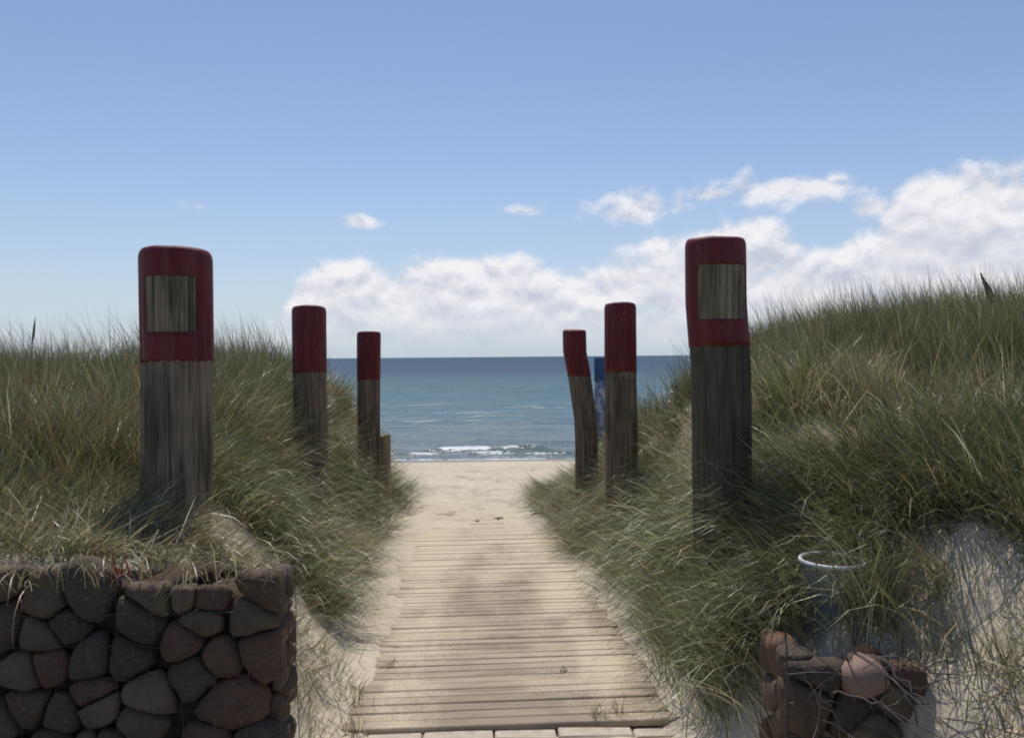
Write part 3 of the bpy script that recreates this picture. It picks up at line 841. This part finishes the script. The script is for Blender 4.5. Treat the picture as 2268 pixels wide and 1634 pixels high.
# ------------------------------------------------------------------ marram grass
def blades(base, length, azim, t0, curl, width, colr, nseg=4, colr_tip=None):
    """base (n,3); azim: lean direction; t0: start angle from vertical; curl: angle added to the tip"""
    n = len(base)
    ts = np.linspace(0, 1, nseg + 1)
    dx, dy = np.cos(azim), np.sin(azim)
    P = np.zeros((n, nseg + 1, 3)); P[:, 0] = base
    for k in range(nseg):
        a = t0 + curl * ((k + .5) / nseg) ** 1.3
        st_ = (length / nseg)[:, None] * np.stack([np.sin(a) * dx, np.sin(a) * dy, np.cos(a)], -1)
        P[:, k + 1] = P[:, k] + st_
    ang = rng.uniform(-.9, .9, n) + np.where(rng.random(n) < .5, 0, np.pi / 2)
    side = np.stack([np.cos(ang), np.sin(ang) * .8, np.zeros(n)], -1)
    wk = np.array([.75, 1.0, .85, .55, 0])[:nseg + 1] if nseg == 4 else np.interp(ts, [0, .3, .7, 1], [.75, 1, .6, 0])
    V = []
    for k in range(nseg):
        o = side * (width * wk[k] * .5)[:, None]
        V += [P[:, k] - o, P[:, k] + o]
    V.append(P[:, nseg])
    V = np.stack(V, 1)                       # n, 2*nseg+1, 3
    m = 2 * nseg + 1
    b = (np.arange(n) * m)[:, None]
    quads_ = np.concatenate([b + np.array([2 * k, 2 * k + 1, 2 * k + 3, 2 * k + 2])[None] for k in range(nseg - 1)], 0)
    tris = b + np.array([2 * nseg - 2, 2 * nseg - 1, 2 * nseg])[None]
    ct = colr if colr_tip is None else colr_tip
    tt = np.repeat(np.linspace(0, 1, nseg + 1), 2)[:m]
    C = colr[:, None, :] * (1 - tt)[None, :, None] + ct[:, None, :] * tt[None, :, None]
    C = np.concatenate([C, np.ones((n, m, 1))], -1)
    return V.reshape(-1, 3), quads_, tris, C.reshape(-1, 4)
class Grass:
    def __init__(s): s.v, s.q, s.t, s.c, s.o = [], [], [], [], 0
    def add(s, V, q, t, C):
        s.v.append(V); s.q.append(q + s.o); s.t.append(t + s.o); s.c.append(C); s.o += len(V)
    def build(s, name):
        me = np_mesh(name, np.concatenate(s.v), [np.concatenate(s.q), np.concatenate(s.t)])
        point_attr(me, 'blade_colour', np.concatenate(s.c), 'FLOAT_COLOR')
        return me
GREENS = np.array([(.098, .126, .040), (.145, .170, .058), (.066, .096, .036), (.185, .200, .076), (.098, .142, .070)])
STRAWS = np.array([(.40, .34, .20), (.32, .26, .14), (.46, .41, .27), (.24, .18, .09)])
BROWNS = np.array([(.18, .138, .068), (.23, .175, .085), (.13, .10, .05)])
def pick(n, straw, brown):
    u = rng.random(n)
    c = GREENS[rng.integers(len(GREENS), size=n)]
    b = BROWNS[rng.integers(len(BROWNS), size=n)]; s_ = STRAWS[rng.integers(len(STRAWS), size=n)]
    c = np.where((u < straw + brown)[:, None], b, c); c = np.where((u < straw)[:, None], s_, c)
    return c * 1.2 * np.exp(rng.normal(size=(n, 1)) * .38) ** 1.0
def density(x, y):
    sl = path_x(y) - HALF - x; sr = x - path_x(y) - HALF
    far = 1 - sst(y, 13.0, 15.5)
    patch = fbm(x * .9, y * .9, 201, 3)
    L = sst(sl, .22, .55) * sst(y, 4.3, 5.1) + sst(sl, .25, .7) * .85 * sst(y, 2.88, 3.05) * (1 - sst(y, 4.3, 5.1))
    L = L + .28 * sst(sl, .06, .2) * sst(y, 3.3, 3.5) * (1 - sst(y, 4.3, 5.1))
    sandL = np.exp(-(((x + 3.55) / .75) ** 2 + ((y - 5.7) / .8) ** 2))
    L = L * (1 - .96 * np.clip(sandL * 1.3, 0, 1))
    Rr = sst(sr + fbm(y * 1.7, y * 0, 209, 2) * .08 + .13 * sst(y, 4.6, 6.0), .20, .42) * sst(y, 3.05, 3.3)
    sandR = sst(x, 1.15, 1.32) * (1 - sst(y + fbm(x * 3, y * 3, 207, 2) * .2 + .48 * sst(x, 1.2, 1.6), 2.80, 3.10))
    Rr = Rr * (1 - .62 * sandR) + .75 * sst(x, 1.18, 1.40) * sst(y, 1.5, 2.1) * np.clip(.55 + 1.6 * fbm(x * 2.6, y * 2.6, 219, 3), .05, 1) * (1 - sst(y, 3, 3.4)) * ~((x < 1.46) & (y < 2.78))
    infront = np.exp(-(((x - 1.09) / .16) ** 2 + ((y - 3.98) / .30) ** 2)); Rr = Rr * (1 - .75 * infront)
    # a balding strip of dry grass further up the right dune
    bald = np.exp(-(((x - 3.45) / .75) ** 2 + ((y - 5.8) / .5) ** 2)) + .8 * np.exp(-(((x - 2.5) / .5) ** 2 + ((y - 5.0) / .3) ** 2))
    Rr = Rr * (1 - .93 * np.clip(bald * 1.2, 0, 1))
    d = (L + Rr) * far * np.maximum(np.clip(.58 + patch * 2.2, .02, 1), .55 * (1 - sst(sr, .5, 1.1)) * sst(sr, 0, .1) * sst(y, 4.6, 5.4))
    return np.clip(d, 0, 1)
PX = np.array([-1.67, 1.11, -1.84, 1.0, -1.78, .78]); PY = np.array([4., 4.3, 7.3, 7.4, 10, 10])
def grow(name, label, side, ntuft, nb):
    g = Grass()
    y = 15.5 - 13.6 * rng.random(ntuft * 9) ** .72
    x = rng.uniform(0, 1, len(y)) * (.70 * y + .9) * side
    keep = rng.random(len(y)) < density(x, y)
    for px, py in zip(PX, PY): keep &= ((x - px) ** 2 + (y - py) ** 2) > .17 ** 2
    x, y = x[keep][:ntuft], y[keep][:ntuft]
    nt_ = len(x)
    cnt = rng.integers(int(nb * .5), int(nb * 1.5), nt_)
    ti = np.repeat(np.arange(nt_), cnt); n = len(ti)
    spread = rng.uniform(.02, .075, nt_)
    bx = x[ti] + rng.normal(size=n) * spread[ti]; by = y[ti] + rng.normal(size=n) * spread[ti]
    keepb = np.ones(n, bool)
    for px, py in zip(PX, PY): keepb &= ((bx - px) ** 2 + (by - py) ** 2) > .17 ** 2
    inside = (np.abs(bx - path_x(by)) < HALF - .03) & (by > 3.2); keepb &= ~inside
    ti, bx, by = ti[keepb], bx[keepb], by[keepb]; n = len(ti)
    bz = ground(bx, by) - .02
    sx_ = np.where(side < 0, path_x(by) - HALF - bx, bx - path_x(by) - HALF)
    tall = sst(by, 4.0, 6.0)
    if side < 0: scale = np.where(by < 4.4, .16 + .10 * sst(by, 3.2, 3.8) + .40 * sst(sx_, 1.2, 2.6) * sst(by, 3.6, 4.4), .42 + .18 * sst(sx_, .9, 1.9))
    else: scale = np.where((bx > 1.2) & (by < 3.05 - .42 * sst(bx, 1.3, 1.75)), .19, .42 + .14 * sst(sx_, .6, 1.5) * sst(by, 3.4, 4.6))
    ln = scale * rng.uniform(.55, 1.25, n) * np.clip(np.exp(rng.normal(size=nt_) * .22), .5, 1.3)[ti] * (1 + .28 * fbm(bx * .9, by * .9, 231, 2))
    ln = np.minimum(ln, rng.uniform(.50, .85, n))
    # lean: towards the path near its edge, else by tuft with a light breeze from the left
    down = np.where(side < 0, 0.0, np.pi)
    edge_ = 1 - sst(sx_, .5, 1.7)
    ta = rng.uniform(-np.pi, np.pi, nt_)[ti]
    ba = rng.uniform(-np.pi, np.pi, n)
    vx = np.cos(down) * edge_ * 1.5 + .45 * np.cos(ta) + .9 * np.cos(ba) + (.35 if side < 0 else -.25); vy = -.55 * edge_ + .45 * np.sin(ta) + .9 * np.sin(ba)
    azm = np.arctan2(vy, vx)
    up = sst(sx_, 1.2, 2.6)
    t0 = np.abs(rng.normal(size=n)) * (.30 - .10 * up) + .10 + .50 * edge_
    curl = rng.uniform(.1, 1.5, n) * (1 - .55 * up) + .55 * edge_ * rng.random(n)
    wd = rng.uniform(.0032, .0068, n) * np.where(rng.random(n) < .10, 1.7, 1) * (1 + .055 * np.clip(by - 4, 0, 10))
    bp = np.clip(sst(fbm(bx * .8, by * .8, 301, 3), -.05, .45) + .8 * np.exp(-(((bx - 2.6) / 1.0) ** 2 + ((by - 4.5) / .8) ** 2)), 0, 1.2)
    strawp = .20 + .45 * np.exp(-(((bx - 2.9) / 1.0) ** 2 + ((by - 5.6) / .7) ** 2)) + .50 * sst(fbm(bx * 1.3, by * 1.3, 311, 3), .10, .5) + .35 * (ln < .3)
    c = np.where((rng.random(n) < strawp)[:, None], pick(n, 1, 0), np.where((rng.random(n) < (.15 + .6 * bp))[:, None], pick(n, 0, 1), pick(n, 0, 0)))
    c = c * np.exp(rng.normal(size=nt_) * .36 + .45 * fbm(x * 1.1, y * 1.1, 333, 3))[ti][:, None]
    tip = c * .75 + .25 * STRAWS[0] * rng.uniform(0, 1, (n, 1))
    g.add(*blades(np.stack([bx, by, bz], -1), ln, azm, t0, curl, wd, c, 4, tip))
    # dead thatch low down: short, flat lying straw and brown
    m = int(n * .22); ii = rng.integers(n, size=m)
    qx = bx[ii] + rng.normal(size=m) * .07; qy = by[ii] + rng.normal(size=m) * .07
    ok = ~((np.abs(qx - path_x(qy)) < HALF - .02) & (qy > 3.2)); qx, qy = qx[ok], qy[ok]; m = len(qx)
    g.add(*blades(np.stack([qx, qy, ground(qx, qy) - .005], -1), rng.uniform(.10, .36, m), rng.uniform(-np.pi, np.pi, m), rng.uniform(.6, 1.35, m), rng.uniform(-.2, .9, m),
                  rng.uniform(.003, .0055, m), pick(m, .45, .5), 4))
    if side > 0:    # short straw and stray shoots scattered over the open sand slope
        m = 2600; qx = rng.uniform(1.28, 2.5, m); qy = rng.uniform(1.9, 3.0, m)
        cl = fbm(qx * 4, qy * 4, 241, 2); ok = (cl > -.1) & ~((qx < 1.44) & (qy < 2.8)); qx, qy = qx[ok], qy[ok]; m = len(qx)
        g.add(*blades(np.stack([qx, qy, ground(qx, qy) - .008], -1), rng.uniform(.05, .17, m), rng.uniform(-np.pi, np.pi, m), rng.uniform(.1, 1.3, m), rng.uniform(-.2, 1.0, m),
                      rng.uniform(.003, .006, m), pick(m, .55, .2), 4))
    # taller flowering stalks with a spindle-shaped head on the crest
    m = 3400; ii = rng.choice(np.where((sx_ > 1.3) & (by > 5.5))[0], m)
    b0 = np.stack([bx[ii], by[ii], bz[ii]], -1)
    g.add(*blades(b0, rng.uniform(.55, .95, m) * (1.10 if side < 0 else 1.04), rng.normal(size=m) * .9 + np.pi, rng.uniform(.02, .25, m), rng.uniform(.0, .7, m), rng.uniform(.0045, .008, m), pick(m, .1, .45), 4))
    o = link(name, g.build(name), M_GRASS); tag(o, label, 'grass', kind='stuff')
    return o
grow('dune_grass', 'olive green marram grass covering the dune left of the boardwalk', -1, 3500, 28)
grow('dune_grass', 'olive green marram grass covering the dune right of the boardwalk', 1, 4200, 28)

# single tufts
def tuft(label, x, y, n, lmin, lmax, straw, spread=.02, tilt=.5, curl=(.2, 1.2), bias=None, z=None, group=None, width=(.003, .005), nseg=6, brown=.2, name='grass_tuft'):
    g = Grass()
    zb = G1(x, y) if z is None else z
    bx = rng.normal(size=n) * spread; by = rng.normal(size=n) * spread
    zz = np.zeros(n) - .01 if z is not None else ground(x + bx, y + by) - zb - .01
    a = rng.uniform(-np.pi, np.pi, n) if bias is None else bias + rng.normal(size=n) * .7
    c = pick(n, straw, brown)
    g.add(*blades(np.stack([bx, by, zz], -1), rng.uniform(lmin, lmax, n), a, np.abs(rng.normal(size=n)) * tilt * .6 + tilt * .3, rng.uniform(*curl, n), rng.uniform(*width, n), c, nseg, c * .8 + .2 * STRAWS[2]))
    o = link(name, g.build(name), M_GRASS, None, (x, y, zb)); tag(o, label, 'grass tuft', group)
    return o
def on_deck(y): return float(path_z(y)) + .002
tuft('small green weed tuft between planks on the left of the boardwalk', -.66, 4.28, 22, .03, .09, .2, .03, .6, z=on_deck(4.28))
tuft('tiny dark weed tuft between planks on the right of the boardwalk', .25, 4.13, 16, .025, .06, .1, .014, .6, z=on_deck(4.13))
tuft('yellow green weed tuft near the foot of the boardwalk', .375, 3.56, 34, .05, .13, .55, .03, .7, z=on_deck(3.56))
tuft('wispy weed beside the yellow green tuft at the boardwalk foot', .47, 3.58, 18, .04, .10, .5, .02, .7, z=on_deck(3.58))
tuft('thin green wisp on the sand below the left gabion corner', -.70, 3.42, 30, .08, .20, .4, .03, .4)
tuft('sparse grass tuft on the sand left of the boardwalk', -.80, 3.75, 34, .07, .18, .35, .05, .5)
# big arching clump at the right edge of the path
for k, (x, y, n) in enumerate([(.93, 3.38, 170), (1.02, 3.50, 200), (.94, 3.70, 190), (.88, 3.95, 150), (.86, 4.20, 140), (1.08, 3.22, 120)]):
    lab = ['lowest arching green grass clump at the right edge of the boardwalk', 'thick green grass clump left of the torn gabion', 'drooping green grass clump leaning over the right planks',
           'dense green grass clump at the foot of the tall right post', 'green grass clump spilling over the right edge of the walk', 'long bladed grass clump touching the torn gabion'][k]
    tuft(lab, x, y, n, .30, .62, .10, .075, .5, (.5, 1.7), bias=-2.75, width=(.004, .0065), brown=.15)
tuft('long pale blades arching left beside the torn gabion', .96, 3.0, 16, .45, .68, .75, .05, .45, (.9, 1.7), bias=2.9, width=(.005, .008), brown=0)
# grass standing round the plastic tube and on the rubble
tuft('grass tuft growing in front of the plastic tube', 1.345, 3.02, 240, .22, .46, .25, .055, .35, (.2, 1.0), brown=.3)
tuft('dry tuft at the right side of the plastic tube', 1.42, 3.10, 110, .18, .40, .5, .05, .4, (.2, 1.0), brown=.4)
tuft('matted dry grass on top of the torn gabion', 1.05, 2.84, 150, .08, .22, .6, .09, .9, (.3, 1.4), brown=.4)
tuft('dry wisp growing between the pink stone and the sand', 1.30, 2.78, 50, .07, .2, .45, .05, .7, (.3, 1.2), brown=.3)
tuft('green tuft on the bright sand slope, lower right corner', 1.60, 2.32, 110, .07, .20, .25, .055, .5, (.2, 1.0), brown=.1)
tuft('green tuft on the sand slope above the corner tuft', 1.62, 2.62, 110, .10, .26, .35, .06, .5, (.2, 1.0), brown=.1)
tuft('sparse dry tuft high on the sand slope', 1.48, 2.84, 110, .10, .28, .45, .06, .5, (.2, 1.0), brown=.3)
for k, (x, y, n) in enumerate([(-.86, 3.95, 40), (-.92, 3.45, 50), (-.84, 3.28, 40), (-.98, 4.2, 60)]):
    tuft(['short tuft on the sand bank beside the boardwalk middle', 'matted short grass at the back corner of the left gabion', 'straggly weed at the base of the left gabion side', 'drooping tuft where the left bank meets the sand'][k],
         x, y, n, .08, .22, .4, .05, .6, (.3, 1.4), bias=-.4, brown=.3)
# dry grass hanging over the left gabion
for k, (x, n) in enumerate([(-1.66, 34), (-1.42, 20), (-1.10, 24), (-.90, 22)]):
    tuft(['dry grass hanging over the dark left end of the gabion', 'bleached blades bending over the gabion stones', 'dry wisp drooping over the gabion below the left post',
          'dry wisp on the right top corner of the left gabion'][k], x, 2.76, n, .12, .38, .5, .06, .5, (1.2, 2.6), bias=-1.4, z=EYE - .765, width=(.003, .0075), brown=.35)
tuft('bleached dry grass stems on the upper right dune', 2.55, 4.6, 60, .25, .5, 1.0, .12, .5, (.4, 1.4), width=(.005, .008), brown=0)
# red stemmed plant on top of the left gabion
rs = np.random.default_rng(77)
specs = []
for k in range(9):
    a = rs.uniform(-math.pi, math.pi); L = rs.uniform(.07, .17); t = np.linspace(0, 1, 6)
    p = np.stack([np.cos(a) * .05 * t + rs.normal() * .012, -.03 * t ** 2 * rs.uniform(0, 3), L * (t - .9 * t ** 2 * rs.uniform(0, 1.4))], -1); specs.append((p, .0028, 5, np.linspace(1, .5, 6)))
o = link('red_plant', tubes_mesh('red_plant', specs), M_REDLEAF, None, (-1.38, 2.80, EYE - .755)); tag(o, 'small red stemmed plant on the rim of the left gabion', 'plant')
# dark seed head standing above the right crest
zt = EYE + .60
sd = empty('seed_head', (4.58, 7.7, G1(4.58, 7.7))); tag(sd, 'dark brown seed head standing above the right dune crest', 'seed head')
h = zt - sd.location.z
t = np.linspace(0, 1, 8)
v, f = tube_arrays(np.stack([.02 * t, 0 * t, h * .82 * t], -1), .005, 6); link('stalk', np_mesh('stalk', v, [f]), M_SEED, sd)
t = np.linspace(0, 1, 9)
v, f = tube_arrays(np.stack([.03 - .11 * t ** 1.2, 0 * t, h * .78 + .28 * t], -1), .030, 9, [.2, .7, .95, 1, .9, .6, .35, .2, .06])
v += rs.normal(size=v.shape) * .006
link('spike', np_mesh('spike', v, [f]), M_SEED, sd)
for k, (x, y, hh) in enumerate([(-4.35, 7.2, .30)]):
    zb = G1(x, y)
    sd = empty('seed_head', (x, y, zb)); tag(sd, ['slender green spike standing above the far left grass', 'slender spike above the grass between the two nearer left posts'][k], 'seed head')
    h = EYE + hh - zb; t = np.linspace(0, 1, 8)
    v, f = tube_arrays(np.stack([.05 * t, 0 * t, h * .85 * t], -1), .004, 6); link('stalk', np_mesh('stalk', v, [f]), M_SEED, sd)
    v, f = tube_arrays(np.stack([.05 + .03 * t, 0 * t, h * .82 + .24 * t], -1), .010, 7, [.3, .8, 1, 1, .9, .7, .4, .1]); link('spike', np_mesh('spike', v, [f]), M_SEED, sd)

# dark scraps of seaweed on the sand where the boards end
for k, (x, y, s) in enumerate([(-.43, 9.62, .032), (-.17, 9.58, .04), (.28, 9.55, .045), (.42, 9.62, .03)]):
    m = 22
    specs = []
    for b in range(m):
        a = rs.uniform(-math.pi, math.pi); L = rs.uniform(.5, 1.6) * s; t = np.linspace(0, 1, 5); c0 = rs.normal(size=2) * s * .5
        p = np.stack([c0[0] + np.cos(a) * L * t + .2 * s * np.sin(t * 5 + b), c0[1] + .6 * np.sin(a) * L * t, .004 + s * .28 * np.sin(t * np.pi) * rs.uniform(.2, 1)], -1)
        specs.append((p, .0035 + .03 * s, 5, [.6, 1, 1, .8, .3]))
    o = link('seaweed_scrap', tubes_mesh('seaweed_scrap', specs), M_WEED, None, (x, y, G1(x, y) + .002))
    tag(o, ['dark seaweed scrap at the centre left of the boardwalk end', 'dark seaweed scrap at the middle of the boardwalk end', 'broad dark seaweed scrap at the right of the boardwalk end',
            'seaweed scrap at the far right corner of the boardwalk end', 'seaweed scrap at the left corner of the boardwalk end', 'tiny seaweed scrap left on the sand past the boardwalk', 'seaweed scrap on the open beach, left of centre', 'seaweed scrap on the open beach near its centre'][k], 'seaweed', 'scraps of seaweed on the sand')
